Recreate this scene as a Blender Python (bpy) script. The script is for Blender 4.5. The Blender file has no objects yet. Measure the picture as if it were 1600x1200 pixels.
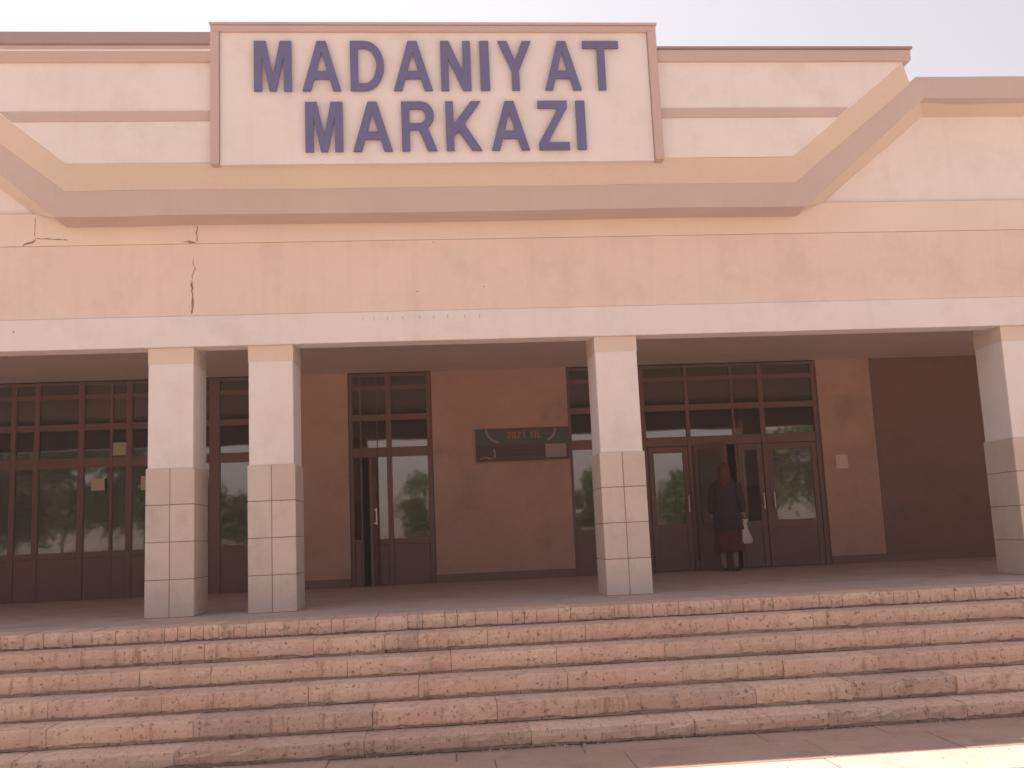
import bpy, bmesh, math, random
from mathutils import Vector, Matrix
random.seed(7)
S = bpy.context.scene
COL = S.collection

# ------------------------------------------------------------------ camera
f, yaw, pitch, roll = 1400.0, 0.081, 0.131, -0.044
CAM = Vector((-0.576, -9.374, 0.65))
cy, sy = math.cos(yaw), math.sin(yaw)
fw = Vector((sy*math.cos(pitch), cy*math.cos(pitch), math.sin(pitch)))
r_ = Vector((cy, -sy, 0)); u_ = r_.cross(fw)
R_ = r_*math.cos(roll) + u_*math.sin(roll); U_ = -r_*math.sin(roll) + u_*math.cos(roll)
cd = bpy.data.cameras.new('camera'); cam = bpy.data.objects.new('camera', cd); COL.objects.link(cam)
m = Matrix((R_, U_, -fw)).transposed().to_4x4(); m.translation = CAM
cam.matrix_world = m
cd.sensor_width = 36.0; cd.lens = f*36/1600; cd.shift_y = 54.6/1600
cd.clip_start = 0.05; cd.clip_end = 1500
S.camera = cam

# ------------------------------------------------------------------ light
ELEV, AZ = math.radians(65.1), math.radians(-27)       # sun high behind the building, to the left
world = bpy.data.worlds.new('World'); S.world = world; world.use_nodes = True
nt = world.node_tree; nt.nodes.clear()
sky = nt.nodes.new('ShaderNodeTexSky'); sky.sky_type = 'NISHITA'; sky.sun_disc = False
sky.sun_elevation = ELEV; sky.sun_rotation = AZ
sky.dust_density = 2.5; sky.air_density = 1.0; sky.ozone_density = 1.0
hs = nt.nodes.new('ShaderNodeHueSaturation'); hs.inputs['Saturation'].default_value = 0.22
tint = nt.nodes.new('ShaderNodeMix'); tint.data_type = 'RGBA'; tint.blend_type = 'MULTIPLY'
tint.inputs[0].default_value = 1.0; tint.inputs[7].default_value = (1.0, 0.93, 0.95, 1)
bg = nt.nodes.new('ShaderNodeBackground'); bg.inputs['Strength'].default_value = 0.07
wo = nt.nodes.new('ShaderNodeOutputWorld')
nt.links.new(sky.outputs[0], hs.inputs['Color']); nt.links.new(hs.outputs[0], tint.inputs[6])
nt.links.new(tint.outputs[2], bg.inputs['Color']); nt.links.new(bg.outputs[0], wo.inputs['Surface'])
sd = bpy.data.lights.new('sun', 'SUN'); sd.energy = 5.0; sd.angle = math.radians(0.6); sd.color = (1.0, 0.95, 0.89)
sun = bpy.data.objects.new('sun', sd); COL.objects.link(sun)
sv = Vector((math.sin(AZ)*math.cos(ELEV), math.cos(AZ)*math.cos(ELEV), math.sin(ELEV)))
sun.rotation_euler = sv.to_track_quat('Z', 'Y').to_euler(); sun.location = (0, 0, 30)
S.view_settings.view_transform = 'Standard'; S.view_settings.look = 'None'
S.view_settings.exposure = 1.37; S.view_settings.gamma = 1; S.view_settings.use_curve_mapping = False
S.render.engine = 'CYCLES'

# ------------------------------------------------------------------ materials
def mat(name, col, rough=0.85, var=0.12, scale=1.2, fine=0.06, fscale=40, bump=0.15, bscale=60,
        streak=0.0, dirt=None, dirt_amt=0.0, dirt_scale=1.6, spec=0.3, rand=0.0, metal=0.0, bdist=0.004):
    mt = bpy.data.materials.new(name); mt.use_nodes = True
    n = mt.node_tree.nodes; l = mt.node_tree.links; b = n['Principled BSDF']
    b.inputs['Roughness'].default_value = rough
    b.inputs['Specular IOR Level'].default_value = spec
    b.inputs['Metallic'].default_value = metal
    geo = n.new('ShaderNodeNewGeometry')
    def noise(sc, det=4, vec=None, rgh=0.55):
        t = n.new('ShaderNodeTexNoise'); t.inputs['Scale'].default_value = sc; t.inputs['Detail'].default_value = det
        t.inputs['Roughness'].default_value = rgh
        l.new(vec or geo.outputs['Position'], t.inputs['Vector']); return t.outputs['Fac']
    def math_(op, a, c, clamp=False):
        q = n.new('ShaderNodeMath'); q.operation = op; q.use_clamp = clamp
        for i, v in enumerate((a, c)):
            if isinstance(v, (int, float)): q.inputs[i].default_value = v
            else: l.new(v, q.inputs[i])
        return q.outputs[0]
    a = math_('MULTIPLY', math_('SUBTRACT', noise(scale, 5), 0.5), var*2.4)
    c = math_('MULTIPLY', math_('SUBTRACT', noise(fscale, 3), 0.5), fine*2.4)
    tot = math_('ADD', math_('ADD', a, c), 1.0)
    if rand:
        oi = n.new('ShaderNodeObjectInfo')
        tot = math_('ADD', tot, math_('MULTIPLY', math_('SUBTRACT', oi.outputs['Random'], 0.5), rand*2))
    if streak:
        mp = n.new('ShaderNodeMapping'); mp.inputs['Scale'].default_value = (7, 7, 0.5)
        l.new(geo.outputs['Position'], mp.inputs['Vector'])
        sfac = math_('SUBTRACT', noise(1.0, 4, mp.outputs[0]), 0.52)
        tot = math_('SUBTRACT', tot, math_('MULTIPLY', math_('MAXIMUM', sfac, 0.0), streak*5))
    mx = n.new('ShaderNodeVectorMath'); mx.operation = 'SCALE'; mx.inputs[0].default_value = col
    l.new(tot, mx.inputs['Scale']); out = mx.outputs[0]
    if dirt:
        r = n.new('ShaderNodeMapRange'); r.inputs['From Min'].default_value = 0.50; r.inputs['From Max'].default_value = 0.68
        r.inputs['To Max'].default_value = dirt_amt
        l.new(noise(dirt_scale, 8, rgh=0.68), r.inputs['Value'])
        q = n.new('ShaderNodeMix'); q.data_type = 'RGBA'; q.inputs[7].default_value = (*dirt, 1)
        l.new(r.outputs[0], q.inputs[0]); l.new(out, q.inputs[6]); out = q.outputs[2]
    l.new(out, b.inputs['Base Color'])
    bp = n.new('ShaderNodeBump'); bp.inputs['Strength'].default_value = bump; bp.inputs['Distance'].default_value = bdist
    l.new(noise(bscale, 6), bp.inputs['Height']); l.new(bp.outputs[0], b.inputs['Normal'])
    return mt

M = {}
M['white']   = mat('painted_plaster', (0.75, 0.69, 0.68), var=0.06, fine=0.03, streak=0.04, dirt=(0.62, 0.53, 0.49), dirt_amt=0.5)
M['frieze']  = mat('peach_plaster', (0.73, 0.60, 0.53), var=0.07, fine=0.03, streak=0.05, dirt=(0.60, 0.48, 0.41), dirt_amt=0.55)
M['ledge']   = mat('ledge_plaster', (0.73, 0.62, 0.54), var=0.07, fine=0.04, streak=0.03)
M['trim']    = mat('brown_pink_trim', (0.53, 0.425, 0.395), var=0.07, fine=0.03, streak=0.03)
M['cap']     = mat('rose_trim', (0.52, 0.40, 0.375), var=0.06, fine=0.03)
M['dark_cap']= mat('mauve_roof_edge', (0.33, 0.24, 0.235), var=0.08)
M['tan']     = mat('tan_soffit', (0.62, 0.52, 0.45), var=0.07, fine=0.04, streak=0.02)
M['capital'] = mat('cream_capital', (0.68, 0.56, 0.47), var=0.05)
M['tile']    = mat('pillar_tile', (0.60, 0.50, 0.44), var=0.05, fine=0.03, rough=0.55, rand=0.06, bump=0.10, dirt=(0.44, 0.34, 0.28), dirt_amt=0.45, dirt_scale=3.5)
M['mortar']  = mat('mortar', (0.24, 0.17, 0.14), var=0.2)
M['brown_wall'] = mat('brown_portico_wall', (0.46, 0.275, 0.215), var=0.16, fine=0.08, dirt=(0.33, 0.21, 0.165), dirt_amt=0.7)
M['dark_wall']  = mat('dark_brown_wall', (0.22, 0.12, 0.10), var=0.12, dirt=(0.17, 0.105, 0.085), dirt_amt=0.6)
M['ceiling'] = mat('portico_ceiling', (0.70, 0.55, 0.48), var=0.10, dirt=(0.60, 0.46, 0.40), dirt_amt=0.5)
M['frame']   = mat('maroon_joinery', (0.17, 0.08, 0.068), rough=0.5, var=0.1, spec=0.4)
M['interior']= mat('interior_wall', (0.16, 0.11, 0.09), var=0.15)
M['floor']   = mat('portico_floor', (0.50, 0.385, 0.35), var=0.12, fine=0.08, rough=0.75, dirt=(0.27, 0.20, 0.18), dirt_amt=0.5, dirt_scale=2.5)
M['letter']  = mat('blue_violet_letter', (0.135, 0.128, 0.28), var=0.10, scale=3, rough=0.5, bump=0.03)
M['crack']   = mat('crack_brown', (0.30, 0.19, 0.145), var=0.3)  # dark brown of the cracks and chips in the plaster
M['paper']   = mat('paper', (0.55, 0.41, 0.35), var=0.05, rough=0.9)
M['paper2'] = mat('worn_paper', (0.66, 0.47, 0.39), var=0.05, bump=0.0)
M['steel']   = mat('pale_metal', (0.60, 0.52, 0.48), rough=0.35, metal=0.6, var=0.05)
M['green']   = mat('yellow_green_paper', (0.42, 0.40, 0.20), var=0.08)
M['ground']  = mat('dusty_paving', (0.39, 0.285, 0.215), var=0.16, scale=0.9, fine=0.10, dirt=(0.36, 0.27, 0.22), dirt_amt=0.6, bump=0.4)
M['slab']    = mat('paving_slab', (0.38, 0.265, 0.215), var=0.16, scale=1.5, fine=0.10, dirt=(0.28, 0.195, 0.16), dirt_amt=0.8, dirt_scale=4, bump=0.5, rand=0.05)

def stone(name, col, col2, dark_):
    mt = bpy.data.materials.new(name); mt.use_nodes = True
    n = mt.node_tree.nodes; l = mt.node_tree.links; b = n['Principled BSDF']; b.inputs['Roughness'].default_value = 0.9
    b.inputs['Specular IOR Level'].default_value = 0.2
    geo = n.new('ShaderNodeNewGeometry'); oi = n.new('ShaderNodeObjectInfo')
    def noise(sc, det=5, rg=0.6, scale3=None):
        t = n.new('ShaderNodeTexNoise'); t.inputs['Scale'].default_value = sc; t.inputs['Detail'].default_value = det; t.inputs['Roughness'].default_value = rg
        if scale3:
            mp = n.new('ShaderNodeMapping'); mp.inputs['Scale'].default_value = scale3; l.new(geo.outputs['Position'], mp.inputs['Vector']); l.new(mp.outputs[0], t.inputs['Vector'])
        else: l.new(geo.outputs['Position'], t.inputs['Vector'])
        return t.outputs['Fac']
    def rng(v, a, c, to=1.0):
        r = n.new('ShaderNodeMapRange'); r.inputs['From Min'].default_value = a; r.inputs['From Max'].default_value = c; r.inputs['To Max'].default_value = to
        l.new(v, r.inputs['Value']); return r.outputs[0]
    def mix(f_, a, c):
        q = n.new('ShaderNodeMix'); q.data_type = 'RGBA'; l.new(f_, q.inputs[0])
        for k, v in ((6, a), (7, c)):
            if isinstance(v, tuple): q.inputs[k].default_value = (*v, 1)
            else: l.new(v, q.inputs[k])
        return q.outputs[2]
    c = mix(rng(noise(1.6, 4), 0.38, 0.62), col, col2)
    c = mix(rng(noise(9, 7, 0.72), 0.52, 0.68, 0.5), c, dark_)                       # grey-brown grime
    c = mix(rng(noise(1.0, 6, 0.7, (16, 16, 2.2)), 0.56, 0.66, 0.7), c, dark_)         # drips down the riser
    c = mix(rng(noise(30, 5, 0.65), 0.58, 0.66, 0.85), c, tuple(v*0.6 for v in dark_))  # pits
    c = mix(rng(noise(22, 5, 0.6), 0.58, 0.80, 0.5), c, tuple(min(0.72, v*1.25) for v in col))  # pale scuffs
    hs_ = n.new('ShaderNodeHueSaturation'); l.new(c, hs_.inputs['Color'])
    mr = n.new('ShaderNodeMapRange'); mr.inputs['To Min'].default_value = 0.92; mr.inputs['To Max'].default_value = 1.06
    l.new(oi.outputs['Random'], mr.inputs['Value']); l.new(mr.outputs[0], hs_.inputs['Value'])
    l.new(hs_.outputs[0], b.inputs['Base Color'])
    ad = n.new('ShaderNodeMath'); ad.operation = 'ADD'; l.new(noise(22, 7, 0.7), ad.inputs[0]); l.new(noise(110, 3, 0.6), ad.inputs[1])
    bp = n.new('ShaderNodeBump'); bp.inputs['Strength'].default_value = 0.7; bp.inputs['Distance'].default_value = 0.006
    l.new(ad.outputs[0], bp.inputs['Height']); l.new(bp.outputs[0], b.inputs['Normal'])
    return mt
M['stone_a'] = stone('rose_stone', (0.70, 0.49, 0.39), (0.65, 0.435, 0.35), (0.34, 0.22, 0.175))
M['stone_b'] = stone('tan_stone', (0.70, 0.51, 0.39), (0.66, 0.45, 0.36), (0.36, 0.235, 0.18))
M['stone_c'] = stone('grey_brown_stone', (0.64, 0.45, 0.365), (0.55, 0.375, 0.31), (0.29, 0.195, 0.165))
M['step_bed']= mat('step_bedding', (0.22, 0.145, 0.12), var=0.3)

def glass(name, tint_, gl=1.0):
    mt = bpy.data.materials.new(name); mt.use_nodes = True
    n = mt.node_tree.nodes; l = mt.node_tree.links; n.clear()
    o = n.new('ShaderNodeOutputMaterial'); mx = n.new('ShaderNodeMixShader')
    t = n.new('ShaderNodeBsdfTransparent'); t.inputs[0].default_value = (*tint_, 1)
    g = n.new('ShaderNodeBsdfGlossy'); g.inputs['Roughness'].default_value = 0.03
    g.inputs['Color'].default_value = (gl, gl*0.92, gl*0.87, 1)
    fr = n.new('ShaderNodeFresnel'); fr.inputs['IOR'].default_value = 2.6
    nz = n.new('ShaderNodeTexNoise'); nz.inputs['Scale'].default_value = 1.1
    ge = n.new('ShaderNodeNewGeometry'); l.new(ge.outputs['Position'], nz.inputs['Vector'])
    bp = n.new('ShaderNodeBump'); bp.inputs['Strength'].default_value = 0.25; bp.inputs['Distance'].default_value = 0.01
    l.new(nz.outputs['Fac'], bp.inputs['Height']); l.new(bp.outputs[0], g.inputs['Normal'])
    l.new(fr.outputs[0], mx.inputs[0]); l.new(t.outputs[0], mx.inputs[1]); l.new(g.outputs[0], mx.inputs[2])
    l.new(mx.outputs[0], o.inputs['Surface']); return mt
M['glass'] = glass('window_glass', (0.45, 0.38, 0.34))

# ------------------------------------------------------------------ helpers
def link(name, mesh, material, parent=None, loc=None):
    o = bpy.data.objects.new(name, mesh); COL.objects.link(o)
    if material is not None and not mesh.materials: mesh.materials.append(material)
    if parent is not None: o.parent = parent
    if loc is not None: o.location = loc
    return o
def tag(o, label, cat, group=None):
    o['label'] = label; o['category'] = cat
    if group: o['group'] = group
    return o
def empty(name, loc=(0, 0, 0)):
    o = bpy.data.objects.new(name, None); o.location = loc; o.empty_display_size = 0.2; COL.objects.link(o); return o
def box_bm(bm, x0, x1, y0, y1, z0, z1, bev=0.0):
    q = bmesh.new()
    bmesh.ops.create_cube(q, size=1.0)
    for v in q.verts:
        v.co = Vector(((x0+x1)/2 + v.co.x*(x1-x0), (y0+y1)/2 + v.co.y*(y1-y0), (z0+z1)/2 + v.co.z*(z1-z0)))
    if bev: bmesh.ops.bevel(q, geom=list(q.edges), offset=bev, segments=1, affect='EDGES')
    me = bpy.data.meshes.new('tmp'); q.to_mesh(me); q.free(); bm.from_mesh(me); bpy.data.meshes.remove(me)
def mesh_of(bm, name):
    bmesh.ops.recalc_face_normals(bm, faces=bm.faces)
    me = bpy.data.meshes.new(name); bm.to_mesh(me); bm.free(); return me
def box(name, x0, x1, y0, y1, z0, z1, material, parent=None, bev=0.0, origin=None):
    bm = bmesh.new(); ox, oy, oz = origin or ((x0+x1)/2, (y0+y1)/2, z0)
    box_bm(bm, x0-ox, x1-ox, y0-oy, y1-oy, z0-oz, z1-oz, bev)
    o = link(name, mesh_of(bm, name), material, parent)
    po = parent_loc(parent); o.location = (ox-po[0], oy-po[1], oz-po[2]); return o
def parent_loc(p):
    v = Vector((0, 0, 0))
    while p is not None: v += p.location; p = p.parent
    return v
def boxes(name, lst, material, parent=None, bev=0.0):
    bm = bmesh.new()
    for b in lst: box_bm(bm, *b, bev)
    o = link(name, mesh_of(bm, name), material, parent); o.location = -parent_loc(parent); return o
def prism(name, pts, y0, y1, material, parent=None):
    """outline pts (x,z) -> slab between y0 (front) and y1 (back)"""
    bm = bmesh.new()
    a = [bm.verts.new((x, y0, z)) for x, z in pts]; b = [bm.verts.new((x, y1, z)) for x, z in pts]
    bm.faces.new(a); bm.faces.new(b[::-1]); n = len(pts)
    for i in range(n): bm.faces.new((a[i], a[(i+1) % n], b[(i+1) % n], b[i]))
    bmesh.ops.triangulate(bm, faces=[q for q in bm.faces if len(q.verts) > 4])
    o = link(name, mesh_of(bm, name), material, parent); o.location = -parent_loc(parent); return o
def loft(name, rails, material, parent=None):
    """rails: list of equally long polylines of 3D points; skin between neighbours, closed round"""
    bm = bmesh.new(); V = [[bm.verts.new(p) for p in r] for r in rails]; k = len(V)
    for i in range(k):
        A, B = V[i], V[(i+1) % k]
        for j in range(len(A)-1): bm.faces.new((A[j], A[j+1], B[j+1], B[j]))
    for e in (0, -1):
        fc = bm.faces.new([r[e] for r in V])
        bmesh.ops.triangulate(bm, faces=[fc])
    o = link(name, mesh_of(bm, name), material, parent); o.location = -parent_loc(parent); return o

CX = -0.47
def mir(p): return [(2*CX-x, z) for x, z in p]

# ------------------------------------------------------------------ ground and steps
GZ = -0.86
gd = bpy.data.meshes.new('ground'); gd.from_pydata([(-300, -300, GZ-0.02), (300, -300, GZ-0.02), (300, 300, GZ-0.02), (-300, 300, GZ-0.02)], [], [(0, 1, 2, 3)])
ground = link('ground', gd, M['ground']); ground['kind'] = 'structure'

# portico floor: front edge at y=-1.22
fl = boxes('portico_floor', [(-11, 12, -0.80, 9.0, -0.30, 0.0)], M['floor']); fl['kind'] = 'structure'

def stone_mesh(w, d, h, chip=0.006, seed=0, gap=0.02, back=0.0):
    """a step stone: front face at y=0, going back +y; worn rounded nosing, foot set back"""
    rnd = random.Random(seed)
    n = max(3, int(w/0.07))
    prof = [(0.036, 0.0), (0.034, gap), (0.004, gap+0.006), (0.0, gap+0.02), (0.0, h*0.6), (0.001, h-0.018), (0.005, h-0.006), (0.016, h), (d, h), (d, 0.0)]
    bm = bmesh.new(); rings = []
    lowf = [rnd.uniform(-1, 1) for _ in range(5)]
    for i in range(n+1):
        t = i/n; x = -w/2 + w*t
        if 0 < i < n: x += rnd.uniform(-0.012, 0.012)
        sag = 0.002*math.sin(t*5+lowf[0]*3)+0.003*math.sin(t*13+lowf[1]*3)
        end = 0.006 if i in (0, n) else 0.0
        ch = chip*0.7*abs(rnd.gauss(0, 1)); big = rnd.random() < 0.07
        ring = []
        for j, (y, z) in enumerate(prof):
            yy, zz = y, z
            if 3 <= j <= 7: yy += end*0.5
            if j in (5, 6, 7):
                yy += ch*(1.5 if j == 5 else 1.0) + (0.018 if big else 0); zz -= (ch*0.8+(0.012 if big else 0)) if j != 7 else end*0.4
            if j in (2, 3): yy += abs(rnd.gauss(0, 0.004)); zz += rnd.gauss(0, 0.004)
            if j == 4: yy += rnd.gauss(0, 0.0025)
            if 2 <= j <= 7: zz += sag*0.4; yy += sag
            ring.append(bm.verts.new((x, yy, zz)))
        rings.append(ring)
    k = len(prof)
    for i in range(n):
        for j in range(k): bm.faces.new((rings[i][j], rings[i+1][j], rings[i+1][(j+1) % k], rings[i][(j+1) % k]))
    bm.faces.new(rings[0]); bm.faces.new(rings[-1][::-1])
    return mesh_of(bm, 'step_stone')

stairs = boxes('entrance_steps', [(-10.9, 11.9, -1.19-k*0.293, -0.85, -0.131-k*0.151-0.16 if k < 4 else -1.0, -0.14-k*0.151) for k in range(5)], M['step_bed'])
stairs['kind'] = 'structure'
TR = 0.293; RISE = 0.151
joints = {
 1: None,
 2: [-3.60, -2.865, -2.605, -1.706, -1.105, -0.825, -0.231, 0.62, 1.542, 1.883, 2.651, 3.941],
 3: [-3.886, -3.037, -2.479, -1.393, -0.551, 0.321, 1.236, 2.363, 3.555],
 4: [-3.615, -2.774, -1.665, -0.811, 0.365, 1.298, 2.132, 2.924, 4.253],
 5: [-3.5, -2.458, -1.15, -0.219, 0.787, 1.788, 2.553],
 6: [-3.6, -2.51, -1.192, 0.006, 1.216, 2.224, 3.3]}
dark = {(2, 4), (4, 0), (5, 4), (6, 1), (5, 1), (6, 5), (5, 6), (6, 2)}
sid = 0
for k in range(1, 7):
    rnd = random.Random(40+k)
    Yf = -1.22-(k-1)*TR
    ztop = 0.0 if k == 1 else -0.131-(k-2)*RISE
    h = 0.131 if k == 1 else (RISE if k < 6 else 0.125)
    if k == 1:
        xs = [-9.0]
        while xs[-1] < 10: xs.append(xs[-1]+rnd.choice([0.11, 0.13, 0.16, 0.2, 0.28]))
    else:
        xs = list(joints[k]); 
        while xs[0] > -9.5: xs.insert(0, xs[0]-rnd.uniform(0.7, 1.2))
        while xs[-1] < 10: xs.append(xs[-1]+rnd.uniform(0.7, 1.2))
    base_i = 0 if k == 1 else xs.index(joints[k][0])
    for i in range(len(xs)-1):
        w = xs[i+1]-xs[i]; cx = (xs[i]+xs[i+1])/2; sid += 1
        g = 0.004
        dd = 0.42 if k == 1 else TR+0.03
        me = stone_mesh(w-g, dd, h, seed=sid, chip=0.004 if k > 1 else 0.006, gap=0.020 if k > 1 else 0.01)
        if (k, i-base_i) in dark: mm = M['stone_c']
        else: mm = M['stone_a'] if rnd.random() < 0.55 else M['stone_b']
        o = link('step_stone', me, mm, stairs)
        o.location = (cx, Yf+rnd.uniform(-0.006, 0.006), ztop-h+rnd.uniform(-0.002, 0.002))
        o.rotation_euler = (0, rnd.uniform(-0.002, 0.002), rnd.uniform(-0.003, 0.003))

# loose grit gathered on the treads and the paving
rnd = random.Random(77); vs, fs = [], []
def grain(x, y, z, r):
    k = len(vs)
    for dx, dy, dz in ((1, 0, 0), (-.5, .87, 0), (-.5, -.87, 0), (0, 0, 1.1)):
        vs.append((x+dx*r*rnd.uniform(.6, 1.2), y+dy*r*rnd.uniform(.6, 1.2), z+dz*r*rnd.uniform(.5, 1)))
    fs.extend([(k, k+1, k+3), (k+1, k+2, k+3), (k+2, k, k+3)])
for k in range(6):
    ztop = -0.131-k*RISE if k < 5 else GZ+0.003
    for _ in range(700):
        y = -1.22-k*TR-abs(rnd.gauss(0, 0.035))-0.004
        grain(rnd.uniform(-5, 6), y, ztop+0.001, rnd.choice([0.004, 0.005, 0.007, 0.010]))
for _ in range(900): grain(rnd.uniform(-5, 6), rnd.uniform(-4.6, -2.7), GZ+0.004, rnd.choice([0.003, 0.003, 0.005, 0.008]))
me = bpy.data.meshes.new('grit'); me.from_pydata(vs, [], fs)
grit = link('grit', me, M['stone_c']); grit['kind'] = 'stuff'
tag(grit, 'loose dark grit scattered along the treads and the paving', 'grit')

# paving at the foot of the steps
rnd = random.Random(5); yy = -2.66
for dep in (0.30, 0.52, 0.52, 0.52, 0.52, 0.52, 0.52, 0.52):
    x = -9.5+rnd.uniform(0, 0.5)
    while x < 9:
        w = rnd.choice([0.7, 0.9, 1.05, 1.3])
        bm = bmesh.new(); box_bm(bm, -w/2+0.002, w/2-0.002, -dep+0.004, 0, -0.05, 0, 0.006)
        o = link('paving_slab', mesh_of(bm, 'paving_slab'), M['slab'], ground)
        o.location = (x+w/2, yy, GZ+rnd.uniform(-0.004, 0.004)); o.rotation_euler = (rnd.uniform(-0.004, 0.004), rnd.uniform(-0.003, 0.003), 0)
        x += w
    yy -= dep

# ------------------------------------------------------------------ building
B = empty('culture_centre_building', (0, 0, 0))
tag(B, 'cream and brown portico building with stepped cornice and square pillars above the steps', 'building')

# pillars
HB = 2.755
def pillar(x):
    W = 0.483; s = 0.014; D = 0.542; tt = 1.503; rr = tt/4
    P = boxes('pillar', [(x+s, x+W-s, s, D-s, 0.0, HB-0.001), (x+s, x+W-s, 0.205, D-s, HB, 3.79)], M['white'], B, 0.006)
    boxes('capital', [(x+s-0.003, x+W-s+0.003, s-0.004, D-s+0.003, HB-0.169, HB-0.002)], M['capital'], P)
    boxes('mortar_bed', [(x+0.006, x+W-0.006, 0.006, D-0.006, 0.0, tt-0.004)], M['mortar'], P)
    rnd = random.Random(int(x*100)); g = 0.0035
    for i in range(4):
        z0, z1 = i*rr+g, (i+1)*rr-g
        for (a, b) in ((x, x+W/2-g), (x+W/2+g, x+W)):
            j = rnd.uniform(-0.0015, 0.0015); jx = rnd.uniform(-0.002, 0.002)
            box('tile', a+jx*0.5, b+jx*0.5, j, 0.012, z0+rnd.uniform(-0.001, 0.001), z1, M['tile'], P, 0.003)
            box('tile', a, b, D-0.012, D, z0, z1, M['tile'], P, 0.003)
        box('tile', x-0.0005, x+0.012, 0.013, D-0.013, z0, z1, M['tile'], P, 0.003)
        box('tile', x+W-0.012, x+W+0.0005, 0.013, D-0.013, z0, z1, M['tile'], P, 0.003)
    return P
for x in (-3.581, -2.564, 1.100, 5.707): pillar(x)

XL, XR = -10.0, 11.0
boxes('lintel_beam', [(XL, XR, -0.03, 0.20, HB, 3.082)], M['white'], B, 0.006)
boxes('frieze', [(XL, XR, -0.016, 0.20, 3.083, 3.865)], M['frieze'], B, 0.004)
boxes('ledge', [(XL, XR, -0.028, 0.50, 3.867, 4.215)], M['ledge'], B, 0.004)
# wall between ledge and roof line on both sides
def wall_pts():
    return [(3.0, 4.216), (11.0, 4.216), (11.0, 5.24), (5.03, 5.24), (3.9, 4.30), (3.0, 4.30)]
boxes('side_wall', [(3.0, XR, 0.02, 0.45, 4.217, 5.45)], M['white'], B)
boxes('side_wall', [(XL, 2*CX-3.0, 0.02, 0.45, 4.217, 5.45)], M['white'], B)
boxes('core_wall', [(2*CX-3.0+0.01, 2.99, 0.06, 0.45, 4.217, 5.45)], M['white'], B)

# stepped cornice: brown-pink fascia that runs low in the middle and climbs to the roof edge at both ends
Pt = [(3.35, 4.33), (4.723, 5.452), (4.86, 5.54), (11.0, 5.54)]
Pb = [(3.46, 4.06), (3.51, 4.085), (4.838, 5.225), (4.92, 5.295), (11.0, 5.295)]
Pt = [(3.35, 4.33), (3.36, 4.338), (4.74, 5.46), (4.84, 5.54), (11.0, 5.54)]
Pb = [(3.44, 4.06), (3.462, 4.074), (4.83, 5.225), (4.915, 5.295), (11.0, 5.295)]
def both(p):
    P = mir(p)[::-1] + p; rnd = random.Random(len(p)*7+int(p[0][1]*100)); out = []
    for (a, b), (c, d) in zip(P, P[1:]):
        n = 12; ok = math.hypot(c-a, d-b) > 0.5
        for i in range(n):
            t = i/n; out.append((a+(c-a)*t, b+(d-b)*t+(rnd.gauss(0, 0.0030) if 0 < i and ok else 0)))
    out.append(P[-1]); return out
def rail(p, y): return [(x, y, z) for x, z in both(p)]
loft('cornice_fascia', [rail(Pt, -0.345), rail(Pb, -0.335), rail([(x+0.004, z-0.006) for x, z in Pb], -0.05), rail(Pt, 0.05)], M['trim'], B)
To = [(3.70, 4.19), (3.80, 4.222), (5.02, 5.20), (5.073, 5.241), (11.0, 5.241)]
Ti = [(3.40, 4.24), (3.42, 4.25), (4.80, 5.262), (4.90, 5.31), (11.0, 5.31)]
Pb2 = [(x+0.000, z+0.0) for x, z in Pb]
loft('cornice_soffit', [rail([(x-0.006, z+0.008) for x, z in Pb], -0.27), rail(To, 0.0), rail([(x, z+0.001) for x, z in To], 0.06), rail([(x-0.03, z+0.05) for x, z in Pb], 0.04)], M['tan'], B)
# tan chamfer under the upper wall
Bo = [(3.28, 4.542), (4.60, 5.618)]
Bi = [(3.352, 4.326), (4.76, 5.452)]
Bz = [(3.28, 4.60), (4.60, 5.66)]
loft('cornice_chamfer', [rail(Bo, -0.515), rail(Bi, -0.350), rail([(x, z+0.05) for x, z in Bi], -0.2), rail([(3.2, 4.70), (4.55, 5.70)], -0.3)], M['tan'], B)
# upper wall
xr = 4.62; xl = 2*CX-xr
up = [(2*CX-3.28, 4.545), (3.28, 4.545), (xr, 5.63), (xl, 5.63)]
prism('upper_wall', up, -0.52, 0.0, M['white'], B)
prism('string_course', [(1.83, 4.985), (3.81, 4.985), (3.93, 5.088), (1.83, 5.088)], -0.537, -0.50, M['trim'], B)  # darker trim colour on both courses stands in for the shade on them
prism('string_course', [(2*CX-3.81, 4.985), (-2.76, 4.985), (-2.76, 5.088), (2*CX-3.93, 5.088)], -0.537, -0.50, M['trim'], B)
boxes('roof_cap', [(1.83, xr+0.06, -0.565, 0.3, 5.615, 5.74)], M['cap'], B, 0.008)
boxes('roof_cap', [(xl-0.06, -2.76, -0.565, 0.3, 5.615, 5.74)], M['cap'], B, 0.008)
boxes('cap_fillet', [(1.84, xr+0.075, -0.585, 0.3, 5.742, 5.765)], M['dark_cap'], B)
# roof slabs that close the building against the sky
boxes('roof', [(XL, XR, 0.46, 10.0, 5.0, 5.46), (xl, xr, -0.2, 3.0, 5.47, 5.73), (XL, XR, 0.51, 10.0, 3.95, 4.10)], M['dark_cap'], B)
# rear roof edge that shows over the left half only
boxes('rear_parapet', [(-13.0, -2.65, 0.80, 3.5, 5.5, 6.58)], M['cap'], B)
boxes('rear_roof_edge', [(-13.0, -2.62, 0.74, 3.6, 6.585, 6.727)], M['dark_cap'], B, 0.01)
# end blocks
boxes('side_block', [(XL-0.6, XL-0.01, -0.03, 10.0, -0.3, 5.46), (XR+0.01, XR+0.6, -0.03, 10.0, -0.3, 5.46)], M['white'], B)
boxes('portico_ceiling', [(XL, XR, 0.21, 4.59, 3.30, 3.42)], M['ceiling'], B)

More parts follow.
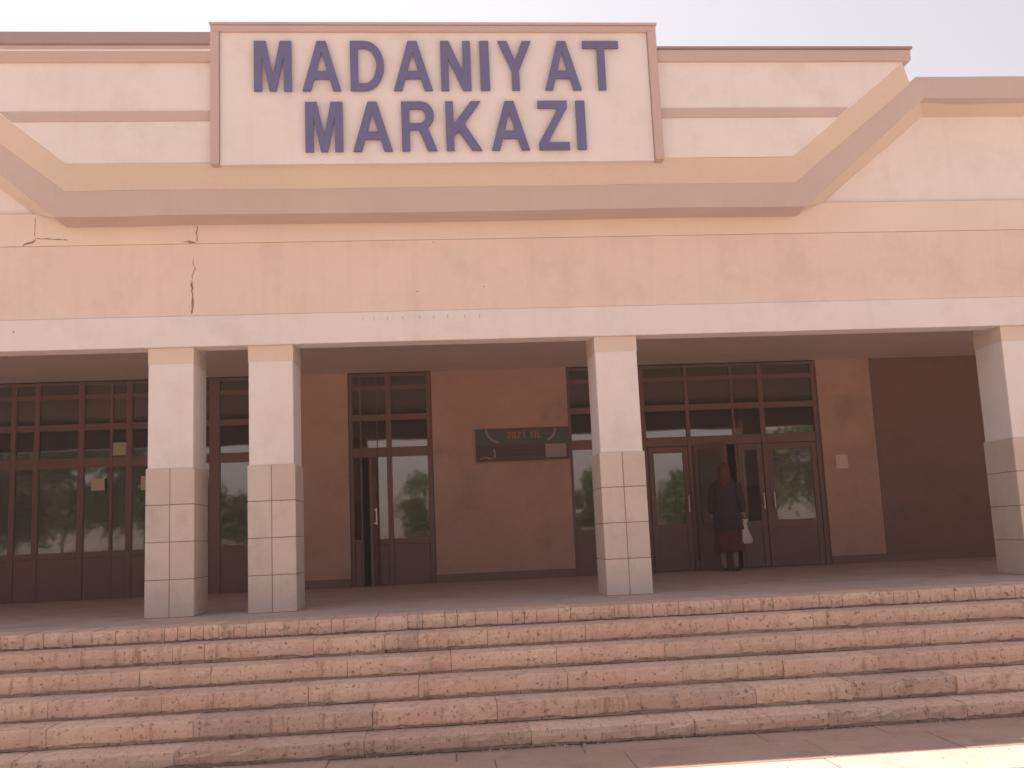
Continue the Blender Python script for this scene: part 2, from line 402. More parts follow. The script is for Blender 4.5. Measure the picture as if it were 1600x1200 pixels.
# cracks and spots in the plaster
def crack(pts, w, y, name='crack'):
    rnd = random.Random(int(pts[0][0]*1000)); P = []
    for (a, b), (c, d) in zip(pts, pts[1:]):
        n = max(2, int(math.hypot(c-a, d-b)/0.03))
        for i in range(n): t = i/n; P.append((a+(c-a)*t+rnd.gauss(0, 0.005), b+(d-b)*t+rnd.gauss(0, 0.004)))
    P.append(pts[-1]); bm = bmesh.new(); L = []
    for i, (x, z) in enumerate(P):
        q, q2 = P[max(0, i-1)], P[min(len(P)-1, i+1)]
        dx, dz = q2[0]-q[0], q2[1]-q[1]; n = math.hypot(dx, dz) or 1
        ww = w*(0.35+rnd.random())*0.5*(0.3 if i in (0, len(P)-1) else 1)
        nx, nz = -dz/n*ww, dx/n*ww
        L.append([bm.verts.new((x+nx, y, z+nz)), bm.verts.new((x-nx, y, z-nz)), bm.verts.new((x-nx, y+0.01, z-nz)), bm.verts.new((x+nx, y+0.01, z+nz))])
    for a, b in zip(L, L[1:]):
        for j in range(4): bm.faces.new((a[j], a[(j+1) % 4], b[(j+1) % 4], b[j]))
    link(name, mesh_of(bm, name), M['crack'], B)
crack([(-3.11, 3.72), (-3.095, 3.59), (-3.125, 3.45)], 0.008, -0.018)
crack([(-3.125, 3.45), (-3.11, 3.25), (-3.13, 3.10)], 0.022, -0.018)
crack([(-3.072, 4.05), (-3.07, 3.88)], 0.018, -0.030)
crack([(-3.20, 3.885), (-3.08, 3.875)], 0.022, -0.030)
crack([(-4.84, 3.875), (-4.74, 3.90), (-4.71, 3.95)], 0.022, -0.030)
crack([(-4.71, 3.952), (-4.55, 3.935), (-4.38, 3.925)], 0.010, -0.030)
crack([(-4.72, 4.18), (-4.715, 3.96)], 0.005, -0.030)
for x, z, y in ((-0.771, 3.294, -0.018), (-0.058, 3.334, -0.018), (-0.584, 3.84, -0.018)):
    crack([(x-0.008, z), (x+0.008, z-0.006)], 0.014, y, 'plaster_chip')
for x in (-1.359, -1.23, -1.097, -0.93, -0.759, -0.60, -0.454, -0.28, -0.112):
    crack([(x, 3.03), (x+0.002, 2.985)], 0.005, -0.032, 'plaster_chip')
crack([(-4.9, 2.96), (-4.893, 2.955)], 0.03, -0.032, 'plaster_chip')

# ---- back wall of the portico
WY = 4.6
boxes('portico_wall', [(-2.9, -2.0, WY, WY+0.3, 0, 3.79)], M['brown_wall'], B)
boxes('portico_wall', [(-0.70, 1.45, WY, WY+0.3, 0, 3.79)], M['brown_wall'], B)
boxes('portico_wall', [(5.56, 6.46, WY, WY+0.3, 0, 3.79)], M['brown_wall'], B)
boxes('dark_wall_panel', [(6.465, 10.99, WY+0.06, WY+0.3, 0, 3.79)], M['dark_wall'], B)
for a_, b_ in ((-2.9, -2.0), (-0.70, 1.45), (5.56, 10.9)): boxes('wall_plinth', [(a_, b_, WY-0.02, WY, 0.002, 0.13)], M['dark_wall'], B)
# rooms behind the glass
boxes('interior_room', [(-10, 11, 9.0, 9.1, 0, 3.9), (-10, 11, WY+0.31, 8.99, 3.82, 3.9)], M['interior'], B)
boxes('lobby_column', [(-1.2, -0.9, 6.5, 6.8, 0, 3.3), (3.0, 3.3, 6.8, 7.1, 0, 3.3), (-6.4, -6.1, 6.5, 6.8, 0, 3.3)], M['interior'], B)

Z_ = dict(kick=(0.0, 0.14), panel=(0.14, 0.62), r1=(0.62, 0.71), p1=(0.71, 1.975), r2=(1.975, 2.125), p2=(2.125, 2.55), r3=(2.55, 2.645), p3=(2.645, 3.03), r4=(3.03, 3.10), p4=(3.10, 3.25), r5=(3.25, 3.295))
def screen(name, x0, x1, cols, doors=()):
    """a glazed screen: frame, panes; 'doors' are column indices left free below the transom"""
    edges = [x0]
    fr = empty(name); fr.parent = B; fr.location = ((x0+x1)/2, WY+0.05, 0)
    ya, yb = WY+0.03, WY+0.12
    for a, b in zip([x0]+[c[1] for c in cols], [c[0] for c in cols]+[x1]):
        if b-a > 0.005: box('mullion', a, b, ya, yb, 0, 3.295, M['frame'], fr, 0.006)
    for i, (a, b) in enumerate(cols):
        low = i not in doors
        for rk in ('r2', 'r3', 'r4', 'r5') + (('r1',) if low else ()):
            z0, z1 = Z_[rk]; box('rail', a+0.001, b-0.001, ya+0.006, yb-0.006, z0, z1, M['frame'], fr, 0.004)
        if low: box('lower_panel', a+0.001, b-0.001, ya+0.02, yb-0.02, 0.001, Z_['panel'][1]-0.001, M['frame'], fr, 0.006)
        for pk in ('p2', 'p3', 'p4') + (('p1',) if low else ()):
            z0, z1 = Z_[pk]; box('pane', a+0.002, b-0.002, WY+0.065, WY+0.071, z0+0.001, z1-0.001, M['glass'], fr)
    return fr
screen('glazed_screen', -9.99, -2.905, [(-9.9, -8.6), (-8.5, -7.06), (-6.98, -6.72), (-6.64, -6.07), (-5.98, -5.60), (-5.56, -5.36), (-5.27, -4.60), (-4.50, -4.12), (-3.96, -3.0)])
screen('glazed_screen', -1.995, -0.705, [(-1.935, -1.83), (-1.80, -1.57), (-1.555, -1.42), (-1.34, -0.785)], doors=(1,))
screen('glazed_screen', 1.455, 5.555, [(1.50, 1.83), (1.90, 2.62), (2.70, 3.36), (3.42, 4.12), (4.16, 4.58), (4.66, 5.48)], doors=(2, 3, 4, 5))
def leaf(xh, w, ang, side, z1=1.97, glassw=None):
    """door leaf hinged at xh; side +1 opens to the right of the hinge"""
    d = empty('door'); d.parent = B; d.location = (xh, WY+0.05, 0)
    st = 0.085; a, b = (0, w) if side > 0 else (-w, 0)
    def bx(n, x0, x1, y0, y1, z0, zz, m, bv=0.0):
        bm = bmesh.new(); box_bm(bm, x0, x1, y0, y1, z0, zz, bv); return link(n, mesh_of(bm, n), m, d)
    bx('stile', a, a+st, 0, 0.045, 0.01, z1, M['frame'], 0.004); bx('stile', b-st, b, 0, 0.045, 0.01, z1, M['frame'], 0.004)
    bx('rail', a+st, b-st, 0.003, 0.042, z1-0.10, z1, M['frame'], 0.004); bx('rail', a+st, b-st, 0.003, 0.042, 0.62, 0.74, M['frame'], 0.004)
    bx('lower_panel', a+st, b-st, 0.012, 0.033, 0.01, 0.62, M['frame'], 0.006)
    bx('pane', a+st+0.001, b-st-0.001, 0.019, 0.025, 0.741, z1-0.101, M['glass'])
    hx = (b-st*0.5) if side > 0 else (a+st*0.5)
    bm = bmesh.new()
    box_bm(bm, hx-0.01, hx+0.01, -0.055, -0.035, 0.92, 1.18, 0.004); box_bm(bm, hx-0.008, hx+0.008, -0.036, -0.001, 0.94, 0.96); box_bm(bm, hx-0.008, hx+0.008, -0.036, -0.001, 1.14, 1.16)
    link('handle', mesh_of(bm, 'handle'), M['steel'], d)
    d.rotation_euler.z = ang; return d
leaf(2.715, 0.64, 0.0, 1)
dl = leaf(3.43, 0.62, math.radians(-52), 1)     # ajar, swung outwards
bm = bmesh.new(); box_bm(bm, 0.621, 0.626, 0.004, 0.04, 0.05, 1.6)
e_ = link('edge_strip', mesh_of(bm, 'edge_strip'), M['steel'], dl)
leaf(4.17, 0.405, 0.0, 1)
leaf(5.475, 0.81, 0.0, -1)
leaf(-1.575, 0.2, math.radians(70), -1)

# ------------------------------------------------------------------ sign board
SG = empty('sign_board', (-0.465, -0.54, 4.53))
tag(SG, 'large cream sign board with brown frame and raised violet letters reading MADANIYAT MARKAZI', 'sign')
boxes('board', [(-2.70, 1.76, -0.56, -0.521, 4.50, 5.93)], M['white'], SG)
fx0, fx1, fz1 = -2.79, 1.855, 6.02
boxes('frame_top', [(fx0, fx1, -0.60, -0.30, 5.925, fz1-0.03)], M['cap'], SG, 0.006)
boxes('frame_cap', [(fx0-0.012, fx1+0.012, -0.615, -0.29, fz1-0.028, fz1)], M['cap'], SG, 0.004)
boxes('frame_side', [(fx0, -2.705, -0.60, -0.30, 4.50, 5.924)], M['cap'], SG, 0.006)
boxes('frame_side', [(1.765, fx1, -0.60, -0.30, 4.50, 5.924)], M['cap'], SG, 0.006)
boxes('back_panel', [(-2.70, 1.76, -0.519, -0.31, 5.64, 5.92)], M['white'], SG)

def arc(cx, cz, rx, rz, a0, a1, n=10):
    return [(cx+rx*math.cos(math.radians(a0+(a1-a0)*i/n)), cz+rz*math.sin(math.radians(a0+(a1-a0)*i/n))) for i in range(n+1)]
def glyph(c, w, h, s):
    t = s*0.98
    if c == 'I': return [[(0, 0), (0, h), (w, h), (w, 0)]]
    if c == 'M': return [[(0, 0), (0, h), (1.5*s, h), (w/2, .30*h), (w-1.5*s, h), (w, h), (w, 0), (w-s, 0), (w-s, .74*h), (w/2+.42*s, 0), (w/2-.42*s, 0), (s, .74*h), (s, 0)]]
    if c == 'N': return [[(0, 0), (0, h), (1.12*s, h), (w-s, .33*h), (w-s, h), (w, h), (w, 0), (w-1.12*s, 0), (s, .67*h), (s, 0)]]
    if c == 'A':
        k = .385*w/h; q = 1.04*s
        return [[(0, 0), (.385*w, h), (.615*w, h), (w, 0), (w-q, 0), (w-q-k*.24*h, .24*h), (q+k*.24*h, .24*h), (q, 0)],
                [(q+k*.39*h, .39*h), (w-q-k*.39*h, .39*h), (w/2, .80*h)]]
    if c == 'T': return [[(0, h), (w, h), (w, h-t), (w/2+s/2, h-t), (w/2+s/2, 0), (w/2-s/2, 0), (w/2-s/2, h-t), (0, h-t)]]
    if c == 'Y': return [[(0, h), (1.2*s, h), (w/2, .58*h), (w-1.2*s, h), (w, h), (w/2+s/2, .40*h), (w/2+s/2, 0), (w/2-s/2, 0), (w/2-s/2, .40*h)]]
    if c == 'Z': return [[(0, h), (w*.97, h), (w*.97, h-t*.9), (1.15*s, t), (w, t), (w, 0), (0, 0), (0, t*.9), (w*.97-1.15*s, h-t), (0, h-t)]]
    if c == 'K': return [[(0, 0), (0, h), (s, h), (s, .52*h), (w-1.25*s, h), (w-.02*s, h), (.52*w, .545*h), (w, 0), (w-1.22*s, 0), (.36*w, .40*h), (s, .30*h), (s, 0)]]
    if c == 'D':
        o = [(0, 0), (0, h)] + arc(w*.42, h/2, w*.58, h/2, 90, -90, 16)
        i = [(s, t)] + arc(w*.42, h/2, w*.58-s, h/2-t, -90, 90, 16) + [(s, h-t)]
        return [o, i]
    if c == 'R':
        b = .44*h
        o = [(0, 0), (0, h)] + arc(w*.55, h-(h-b)/2, w*.38, (h-b)/2, 90, -60, 12) + [(w, 0), (w-1.18*s, 0), (.50*w, b*.98), (s, b*.98), (s, 0)]
        i = [(s, b+t*.8)] + arc(w*.52, (h-t+b+t*.8)/2, w*.40-s, (h-t-b-t*.8)/2, -90, 90, 10) + [(s, h-t)]
        return [o, i]
def flat_letter(c, x, z, w, h, s, y, depth, material, parent, name='letter', bev=0.002):
    cu = bpy.data.curves.new('glyph', 'CURVE'); cu.dimensions = '2D'; cu.fill_mode = 'BOTH'
    cu.extrude = depth/2; cu.bevel_depth = bev; cu.bevel_resolution = 0
    for poly in glyph(c, w, h, s):
        sp = cu.splines.new('POLY'); sp.points.add(len(poly)-1)
        for i, (a, b) in enumerate(poly): sp.points[i].co = (a, b, 0, 1)
        sp.use_cyclic_u = True
    tmp = bpy.data.objects.new('tmp', cu); COL.objects.link(tmp)
    me = bpy.data.meshes.new_from_object(tmp.evaluated_get(bpy.context.evaluated_depsgraph_get()))
    bpy.data.objects.remove(tmp); bpy.data.curves.remove(cu)
    me.transform(Matrix.Rotation(math.radians(90), 4, 'X'))
    me.materials.clear(); me.materials.append(material)
    o = link(name, me, None, parent); pl = parent_loc(parent)
    o.location = (x-pl[0], y-pl[1], z-pl[2]); return o
row1 = list(zip('MADANIYAT', (-2.349, -1.862, -1.374, -0.932, -0.443, -0.035, 0.160, 0.640, 1.105), (-1.974, -1.474, -1.032, -0.537, -0.135, 0.059, 0.504, 1.019, 1.432)))
for c, a, b in row1: 
    if c == 'T': a, b = 1.055, 1.435
    flat_letter(c, a, 5.268, b-a, 0.542, 0.076, -0.595, 0.024, M['letter'], SG)
row2 = list(zip('MARKAZI', (-1.840, -1.360, -0.865, -0.412, 0.054, 0.547, 0.948), (-1.465, -0.965, -0.510, -0.050, 0.444, 0.862, 1.040)))
for c, a, b in row2:
    flat_letter(c, a, 4.611, b-a, 0.532, 0.078, -0.595, 0.024, M['letter'], SG)

# ------------------------------------------------------------------ banner and papers
M['banner_blue'] = mat('banner_slate', (0.085, 0.085, 0.085), var=0.25, scale=6, rough=0.6)
M['banner_dark'] = mat('banner_maroon', (0.10, 0.045, 0.05), var=0.25, scale=5, rough=0.6)
M['banner_pale'] = mat('banner_pale', (0.33, 0.24, 0.23), var=0.1)
M['orange'] = mat('banner_orange', (0.36, 0.17, 0.10), var=0.1)
BN = empty('banner', (0.70, WY-0.03, 1.83))
tag(BN, 'wide dark banner lettered 2021 YIL on the brown wall between the doors', 'banner')
boxes('banner_sheet', [(-0.03, 1.44, WY-0.035, WY-0.005, 1.83, 2.345)], M['banner_dark'], BN)
boxes('upper_field', [(-0.02, 1.43, WY-0.039, WY-0.036, 2.09, 2.335)], M['banner_blue'], BN)
boxes('pale_box', [(1.06, 1.39, WY-0.041, WY-0.036, 1.87, 2.08)], M['banner_pale'], BN)
boxes('bottom_batten', [(-0.04, 1.45, WY-0.05, WY-0.005, 1.815, 1.829)], M['banner_pale'], BN)
def ribbon(name, pts, w, y, m_, parent):
    bm = bmesh.new(); L = []
    for i, (x, z) in enumerate(pts):
        q, q2 = pts[max(0, i-1)], pts[min(len(pts)-1, i+1)]
        dx, dz = q2[0]-q[0], q2[1]-q[1]; n = math.hypot(dx, dz)
        nx, nz = -dz/n*w/2, dx/n*w/2
        L.append([bm.verts.new((x+nx, y, z+nz)), bm.verts.new((x-nx, y, z-nz)), bm.verts.new((x-nx, y+0.002, z-nz)), bm.verts.new((x+nx, y+0.002, z+nz))])
    for a, b in zip(L, L[1:]):
        for j in range(4): bm.faces.new((a[j], a[(j+1) % 4], b[(j+1) % 4], b[j]))
    bm.faces.new(L[0]); bm.faces.new(L[-1])
    o = link(name, mesh_of(bm, name), m_, parent); o.location = -parent_loc(parent); return o
ribbon('scroll', arc(0.36, 2.33, 0.22, 0.20, 180, 262, 8), 0.035, WY-0.043, M['banner_pale'], BN)
ribbon('scroll', arc(1.03, 2.33, 0.20, 0.20, 0, -70, 8), 0.035, WY-0.043, M['banner_pale'], BN)
for i, zz in enumerate((1.90, 1.96, 2.02)):
    ribbon('caption_line', [(0.42+0.05*(i % 2), zz), (0.95-0.05*i, zz)], 0.014, WY-0.039, M['banner_blue'], BN)
ribbon('figure_outline', [(0.03, 1.88), (0.12, 1.90), (0.22, 1.87)], 0.02, WY-0.039, M['banner_pale'], BN)
ribbon('figure_outline', [(0.25, 2.02), (0.27, 1.95), (0.25, 1.88)], 0.025, WY-0.039, M['banner_pale'], BN)
def digit(c, w, h, s):
    if c == '2': return [(0, h*.78), (0, h), (w, h), (w, h*.5), (s, s), (w, s), (w, 0), (0, 0), (0, h*.28), (w-s, h*.58), (w-s, h-s), (s, h-s), (s, h*.78)]
    if c == '1': return [(w*.2, h*.8), (w*.45, h), (w*.75, h), (w*.75, 0), (w*.45, 0), (w*.45, h*.78)]
    if c == 'L': return [(0, 0), (0, h), (s, h), (s, s), (w, s), (w, 0)]
_g = glyph
def glyph(c, w, h, s):
    if c in '21L': return [digit(c, w, h, s)]
    if c == '0': return [[(0, 0), (0, h), (w, h), (w, 0)], [(s, s), (w-s, s), (w-s, h-s), (s, h-s)]]
    return _g(c, w, h, s)
x = 0.46
for c in '2021 YIL':
    if c != ' ':
        w = 0.022 if c == 'I' else 0.062
        flat_letter(c, x, 2.185, w, 0.105, 0.019, WY-0.043, 0.003, M['orange'], BN, bev=0.0); x += w+0.018
    else: x += 0.04
def paper(x0, x1, z0, z1, y, material, label, name='paper_notice', cat='notice', group=None):
    bm = bmesh.new(); box_bm(bm, x0, x1, y-0.006, y-0.003, z0, z1, 0.001)
    o = link(name, mesh_of(bm, name), material); return tag(o, label, cat, group)
paper(5.75, 5.955, 1.51, 1.735, WY-0.012, M['paper2'], 'small square paper notice on the brown wall right of the doors')
gy = WY+0.05
paper(-5.565, -5.355, 2.145, 2.345, gy+0.008, M['green'], 'yellow-green square sheet in the upper left window behind the pillars', 'paper_sheet', 'sheet')
paper(-5.86, -5.66, 1.62, 1.80, gy-0.03, M['paper'], 'pale square notice on the left glazing, wider of the two at that height')
paper(-5.14, -4.99, 1.60, 1.82, gy+0.008, M['paper'], 'pale narrow notice on the left glazing next to the leftmost pillar')

# ------------------------------------------------------------------ person with a bag
def skin_mesh(name, verts, edges, radii, material, parent, sub=2, smooth=True):
    me = bpy.data.meshes.new(name); me.from_pydata([Vector(v) for v in verts], edges, [])
    o = bpy.data.objects.new(name, me); COL.objects.link(o)
    md = o.modifiers.new('skin', 'SKIN'); md.use_smooth_shade = smooth
    for i, r in enumerate(radii):
        sv_ = me.skin_vertices[0].data[i]; sv_.radius = r if isinstance(r, tuple) else (r, r); sv_.use_root = (i == 0)
    ss = o.modifiers.new('sub', 'SUBSURF'); ss.levels = sub; ss.render_levels = sub
    dg = bpy.context.evaluated_depsgraph_get(); dg.update()
    out = bpy.data.meshes.new_from_object(o.evaluated_get(dg)); bpy.data.objects.remove(o)
    out.materials.clear(); out.materials.append(material)
    return link(name, out, None, parent)
M['skin'] = mat('skin', (0.30, 0.16, 0.11), var=0.05, rough=0.6, bump=0.02)
M['coat'] = mat('dark_coat', (0.045, 0.032, 0.036), var=0.2, rough=0.9)
M['red']  = mat('red_scarf', (0.13, 0.03, 0.026), var=0.2, rough=0.9)
M['skirt']= mat('dark_red_skirt', (0.11, 0.022, 0.022), var=0.25, rough=0.9)
M['shoe'] = mat('dark_shoe', (0.03, 0.025, 0.025), var=0.1, rough=0.6)
M['bag']  = mat('white_bag', (0.60, 0.50, 0.48), var=0.15, rough=0.6)
PX, PY = 3.70, 3.95
PE = empty('person', (PX, PY, 0.0))
tag(PE, 'person in dark coat and red headscarf standing at the open door holding a white bag', 'person')
PE.rotation_euler.z = math.radians(150)      # looks towards the doors, turned to the left
# local frame: facing -y, x to the person's left
bv = [(0, 0, 0.88), (0, 0.0, 1.02), (0, 0.0, 1.18), (0, 0.0, 1.32), (0, -0.01, 1.40), (0, -0.02, 1.46), (0, -0.025, 1.53),
      (0.15, 0, 1.28), (0.22, 0.0, 1.08), (0.24, -0.05, 0.86), (0.245, -0.07, 0.79),
      (-0.15, 0, 1.28), (-0.22, 0.02, 1.08), (-0.23, -0.03, 0.85), (-0.235, -0.05, 0.78),
      (0.09, 0, 0.80), (0.10, -0.02, 0.45), (0.10, 0.02, 0.09), (0.10, -0.12, 0.035),
      (-0.09, 0, 0.80), (-0.09, 0.03, 0.45), (-0.09, 0.06, 0.09), (-0.09, -0.07, 0.035)]
be = [(0, 1), (1, 2), (2, 3), (3, 4), (4, 5), (5, 6), (3, 7), (7, 8), (8, 9), (9, 10), (3, 11), (11, 12), (12, 13), (13, 14),
      (0, 15), (15, 16), (16, 17), (17, 18), (0, 19), (19, 20), (20, 21), (21, 22)]
br = [(0.15, 0.11), (0.12, 0.09), (0.13, 0.10), (0.10, 0.075), (0.05, 0.055), (0.085, 0.09), (0.07, 0.085),
      0.045, 0.045, 0.036, 0.03, 0.045, 0.045, 0.036, 0.03, 0.10, 0.062, 0.042, 0.035, 0.10, 0.062, 0.042, 0.035]
skin_mesh('body', bv, be, br, M['skin'], PE)
def fingers(px_, pz, py_, side):
    for k, (dx, ln) in enumerate(((-0.027, 0.062), (-0.009, 0.072), (0.009, 0.068), (0.026, 0.055))):
        x0 = px_+dx*0.4; y0 = py_+dx
        skin_mesh('finger', [(x0, y0, pz), (x0, y0, pz-ln*0.5), (x0-side*0.022, y0, pz-ln*0.9)], [(0, 1), (1, 2)], [0.010, 0.009, 0.007], M['skin'], PE, 1)
    skin_mesh('thumb', [(px_, py_-0.03, pz+0.03), (px_-side*0.015, py_-0.05, pz-0.01), (px_-side*0.03, py_-0.04, pz-0.03)], [(0, 1), (1, 2)], [0.012, 0.011, 0.009], M['skin'], PE, 1)
fingers(0.247, 0.765, -0.075, 1); fingers(-0.237, 0.755, -0.055, -1)
# coat: lofted rings, sleeves as skinned tubes
def rings(name, data, material, n=20, wob=0.0):
    bm = bmesh.new(); V = []
    for (cx, cyy, z, rx, ry) in data:
        V.append([bm.verts.new((cx+rx*(1+wob*math.sin(5*a))*math.cos(a), cyy+ry*(1+wob*math.cos(7*a))*math.sin(a), z)) for a in [2*math.pi*i/n for i in range(n)]])
    for a, b in zip(V, V[1:]):
        for i in range(n): bm.faces.new((a[i], a[(i+1) % n], b[(i+1) % n], b[i]))
    bm.faces.new(V[0][::-1]); bm.faces.new(V[-1])
    for q in bm.faces: q.smooth = True
    return link(name, mesh_of(bm, name), material, PE)
rings('coat', [(0, 0, 0.62, 0.235, 0.175), (0, 0, 0.80, 0.215, 0.16), (0, 0, 1.00, 0.175, 0.135), (0, 0, 1.20, 0.195, 0.145), (0, 0, 1.32, 0.19, 0.125), (0, -0.005, 1.375, 0.135, 0.095), (0, -0.01, 1.41, 0.065, 0.062)], M['coat'], wob=0.015)
for s_, A in ((1, [(0.15, 0, 1.32), (0.19, 0, 1.24), (0.225, 0, 1.08), (0.243, -0.05, 0.86)]), (-1, [(-0.15, 0, 1.32), (-0.19, 0.0, 1.24), (-0.225, 0.02, 1.08), (-0.233, -0.03, 0.86)])):
    skin_mesh('sleeve', A, [(0, 1), (1, 2), (2, 3)], [0.07, 0.075, 0.062, 0.05], M['coat'], PE)
rings('skirt', [(0, 0, 0.30, 0.225, 0.185), (0, 0, 0.32, 0.225, 0.183), (0, 0, 0.45, 0.21, 0.17), (0, 0, 0.66, 0.20, 0.15)], M['skirt'], wob=0.04)
rings('skirt_hem', [(0, 0, 0.292, 0.229, 0.189), (0, 0, 0.306, 0.229, 0.189)], M['skirt'], wob=0.04)
# headscarf over the head leaving the face free
hs_bm = bmesh.new(); bmesh.ops.create_uvsphere(hs_bm, u_segments=20, v_segments=14, radius=1.0)
for v in hs_bm.verts:
    a = v.co.copy(); v.co = Vector((a.x*0.098, a.y*0.115+0.0, a.z*0.125+1.50))
    if a.y < -0.55 and a.z < 0.55: v.co.y = max(v.co.y, -0.075)
    if a.z < -0.5: v.co.x *= 1.25; v.co.z -= 0.03; v.co.y += 0.01
for q in hs_bm.faces: q.smooth = True
link('headscarf', mesh_of(hs_bm, 'headscarf'), M['red'], PE)
rings('scarf_end', [(0, 0.03, 1.27, 0.10, 0.125), (0, 0.03, 1.36, 0.095, 0.10), (0, 0.0, 1.43, 0.075, 0.08)], M['red'], wob=0.03)
fb = bmesh.new()
for sx in (-1, 1): box_bm(fb, sx*0.035-0.012, sx*0.035+0.012, -0.119, -0.108, 1.512, 1.52, 0.002)
box_bm(fb, -0.022, 0.022, -0.117, -0.105, 1.455, 1.463, 0.002)
link('face_features', mesh_of(fb, 'face_features'), M['shoe'], PE)
skin_mesh('nose', [(0, -0.10, 1.515), (0, -0.125, 1.485)], [(0, 1)], [0.010, 0.014], M['skin'], PE, 1)
for sx, yy_ in ((0.10, -0.05), (-0.09, 0.0)):
    skin_mesh('shoe', [(sx, yy_+0.06, 0.045), (sx, yy_-0.03, 0.04), (sx, yy_-0.12, 0.032)], [(0, 1), (1, 2)], [0.045, 0.047, 0.036], M['shoe'], PE)
# white carrier bag hanging from the hand on the camera's right
bgx = PX + (-0.24)*math.cos(math.radians(150)) - (-0.05)*math.sin(math.radians(150))
bgy = PY + (-0.24)*math.sin(math.radians(150)) + (-0.05)*math.cos(math.radians(150))
bm = bmesh.new(); V = []; n = 18
for (z, rx, ry) in ((0.40, 0.075, 0.045), (0.42, 0.095, 0.06), (0.48, 0.10, 0.065), (0.55, 0.075, 0.045), (0.62, 0.045, 0.028), (0.70, 0.035, 0.02), (0.755, 0.055, 0.02), (0.765, 0.055, 0.018)):
    V.append([bm.verts.new((bgx+rx*(1+0.10*math.sin(4*a+z*9))*math.cos(a), bgy+ry*(1+0.12*math.cos(5*a))*math.sin(a), z)) for a in [2*math.pi*i/n for i in range(n)]])
for a, b in zip(V, V[1:]):
    for i in range(n): bm.faces.new((a[i], a[(i+1) % n], b[(i+1) % n], b[i]))
bm.faces.new(V[0][::-1]); bm.faces.new(V[-1])
tag(link('carrier_bag', mesh_of(bm, 'carrier_bag'), M['bag']), 'white plastic carrier bag hanging from the hand of the person at the door', 'bag')

# ------------------------------------------------------------------ trees across the square, seen mirrored in the door glass
M['leaf'] = mat('tree_leaf', (0.06, 0.085, 0.03), var=0.35, scale=0.8, rough=0.7, rand=0.1)
M['bark'] = mat('tree_bark', (0.12, 0.09, 0.07), var=0.25, scale=6)
def tree(x, y, h, wd, seed, label):
    rnd = random.Random(seed); T = empty('tree', (x, y, GZ)); tag(T, label, 'tree', 'trees across the square')
    bm = bmesh.new()
    def limb(a, b, r0, r1):
        d = (Vector(b)-Vector(a)); q = d.to_track_quat('Z', 'Y').to_matrix(); n = 7; A, Bv = [], []
        for i in range(n):
            w = q @ Vector((math.cos(2*math.pi*i/n), math.sin(2*math.pi*i/n), 0)); A.append(bm.verts.new(Vector(a)+w*r0)); Bv.append(bm.verts.new(Vector(b)+w*r1))
        for i in range(n): bm.faces.new((A[i], A[(i+1) % n], Bv[(i+1) % n], Bv[i]))
    limb((0, 0, 0), (0.1, 0, h*0.4), 0.17, 0.12); cl = []
    for i in range(14):
        a = rnd.uniform(0, 6.28); rr = wd*rnd.uniform(0.1, 0.85); z = h*rnd.uniform(0.32, 0.9)
        e = (rr*math.cos(a), rr*math.sin(a), z); limb((0.1, 0, h*0.38), e, 0.09, 0.03); cl.append((Vector(e), wd*rnd.uniform(0.28, 0.5)))
    link('trunk', mesh_of(bm, 'trunk'), M['bark'], T)
    vs, fs = [], []
    for c, r in cl:
        for _ in range(420):
            d = Vector((rnd.gauss(0, 1), rnd.gauss(0, 1), rnd.gauss(0, 0.8))).normalized()*r*rnd.uniform(0.3, 1.05)
            p = c+d; s = rnd.uniform(0.06, 0.13)*max(1.0, wd/2.2)
            u = Vector((rnd.gauss(0, 1), rnd.gauss(0, 1), rnd.gauss(0, 1))).normalized(); v = u.orthogonal().normalized()
            k = len(vs); vs += [p-u*s, p+v*s*0.6, p+u*s, p-v*s*0.6]; fs.append((k, k+1, k+2, k+3))
    me = bpy.data.meshes.new('crown'); me.from_pydata(vs, [], fs); link('crown', me, M['leaf'], T)
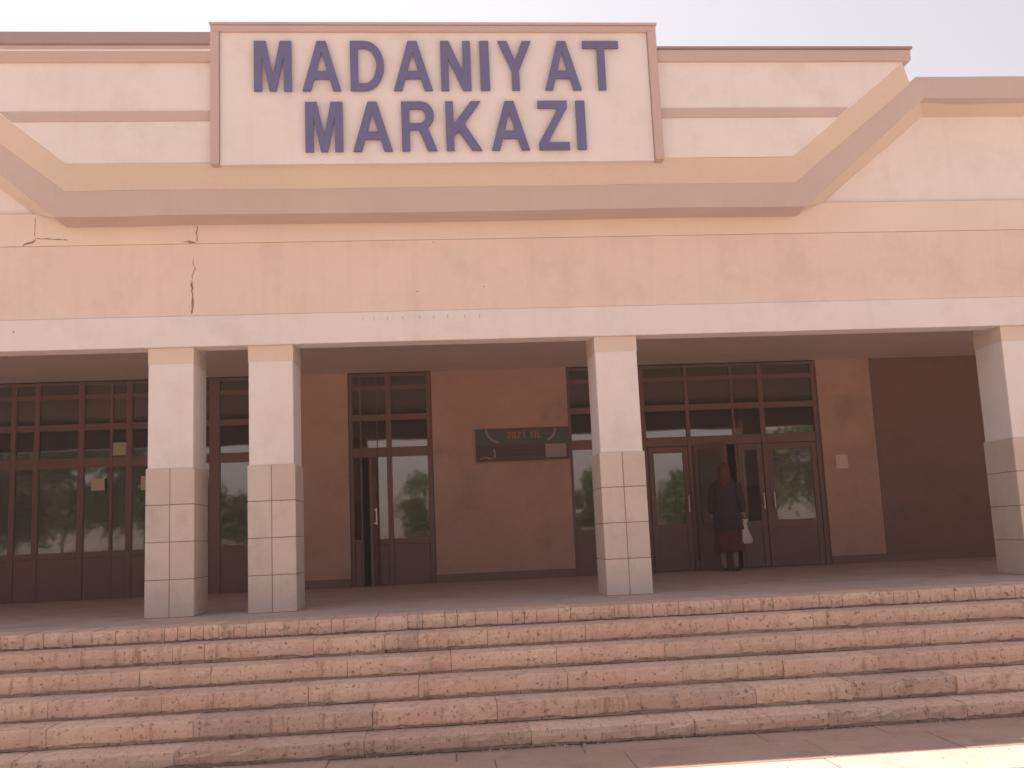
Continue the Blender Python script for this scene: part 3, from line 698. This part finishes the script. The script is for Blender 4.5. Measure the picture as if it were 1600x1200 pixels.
for i, (x, y, h, w, lb) in enumerate((
    (-0.7, -30, 5.3, 2.3, 'round green tree mirrored in the wide pane of the middle glazed screen'),
    (-13.6, -33, 6.5, 2.5, 'green tree mirrored in the glazing between the two left pillars'),
    (7.8, -31, 5.3, 1.5, 'small green tree mirrored in the narrow pane left of the third pillar'),
    (13.0, -34, 4.9, 2.3, 'low bushy tree across the square, mirrored in the closed door left of the person'),
    (-22.0, -34, 9.5, 4.2, 'broad tall tree across the square, mirrored near the centre of the left glazing'),
    (-29.5, -33, 10.5, 4.4, 'tallest tree across the square, mirrored at the far left of the glazing'),
    (-8.5, -35, 4.4, 2.4, 'low tree across the square, opposite the brown wall left of the middle screen'),
    (3.6, -35, 4.3, 2.3, 'low tree across the square, facing the brown wall that carries the banner'),
    (-18.0, -36, 9.0, 3.6, 'broad tree across the square, mirrored just left of the leftmost pillar'),
    (-26.0, -37, 10.0, 4.2, 'dense tree across the square, mirrored behind the two tallest at the left'),
    (-36.0, -36, 11.0, 4.6, 'farthest tree to the left across the square'),
    (23.0, -35, 8.5, 3.6, 'farthest tree to the right across the square'),
    (18.5, -33, 8.0, 2.8, 'tall tree across the square, mirrored in the rightmost door'))):
    tree(x, y, h, w, 11+i, lb)
# low clipped hedge along the far side of the square
rnd = random.Random(3); vs, fs = [], []
for _ in range(14000):
    p = Vector((rnd.uniform(-40, 34), -29+rnd.gauss(0, 0.5), GZ+abs(rnd.gauss(0, 0.9))+0.05)); s_ = rnd.uniform(0.07, 0.15)
    if p.z > GZ+1.9: p.z = GZ+rnd.uniform(0.2, 1.9)
    u = Vector((rnd.gauss(0, 1), rnd.gauss(0, 1), rnd.gauss(0, 1))).normalized(); v = u.orthogonal().normalized()
    k = len(vs); vs += [p-u*s_, p+v*s_*0.6, p+u*s_, p-v*s_*0.6]; fs.append((k, k+1, k+2, k+3))
me = bpy.data.meshes.new('hedge'); me.from_pydata(vs, [], fs)
hg = link('hedge', me, M['leaf']); hg['kind'] = 'stuff'; tag(hg, 'low green hedge along the far side of the square, mirrored in the glass', 'hedge')

# ------------------------------------------------------------------ thin haze volume added as a veil to lift the darks
hz = boxes('haze', [(-302, 302, -302, 302, GZ-1.1, 12.0)], None); hz['kind'] = 'stuff'
hm = bpy.data.materials.new('veil_haze'); hm.use_nodes = True; hn = hm.node_tree; hn.nodes.clear()
ho = hn.nodes.new('ShaderNodeOutputMaterial'); pv = hn.nodes.new('ShaderNodeVolumePrincipled')
pv.inputs['Color'].default_value = (0.95, 0.78, 0.70, 1); pv.inputs['Density'].default_value = 0.0018
pv.inputs['Anisotropy'].default_value = 0.2
hn.links.new(pv.outputs[0], ho.inputs['Volume']); hz.data.materials.append(hm)
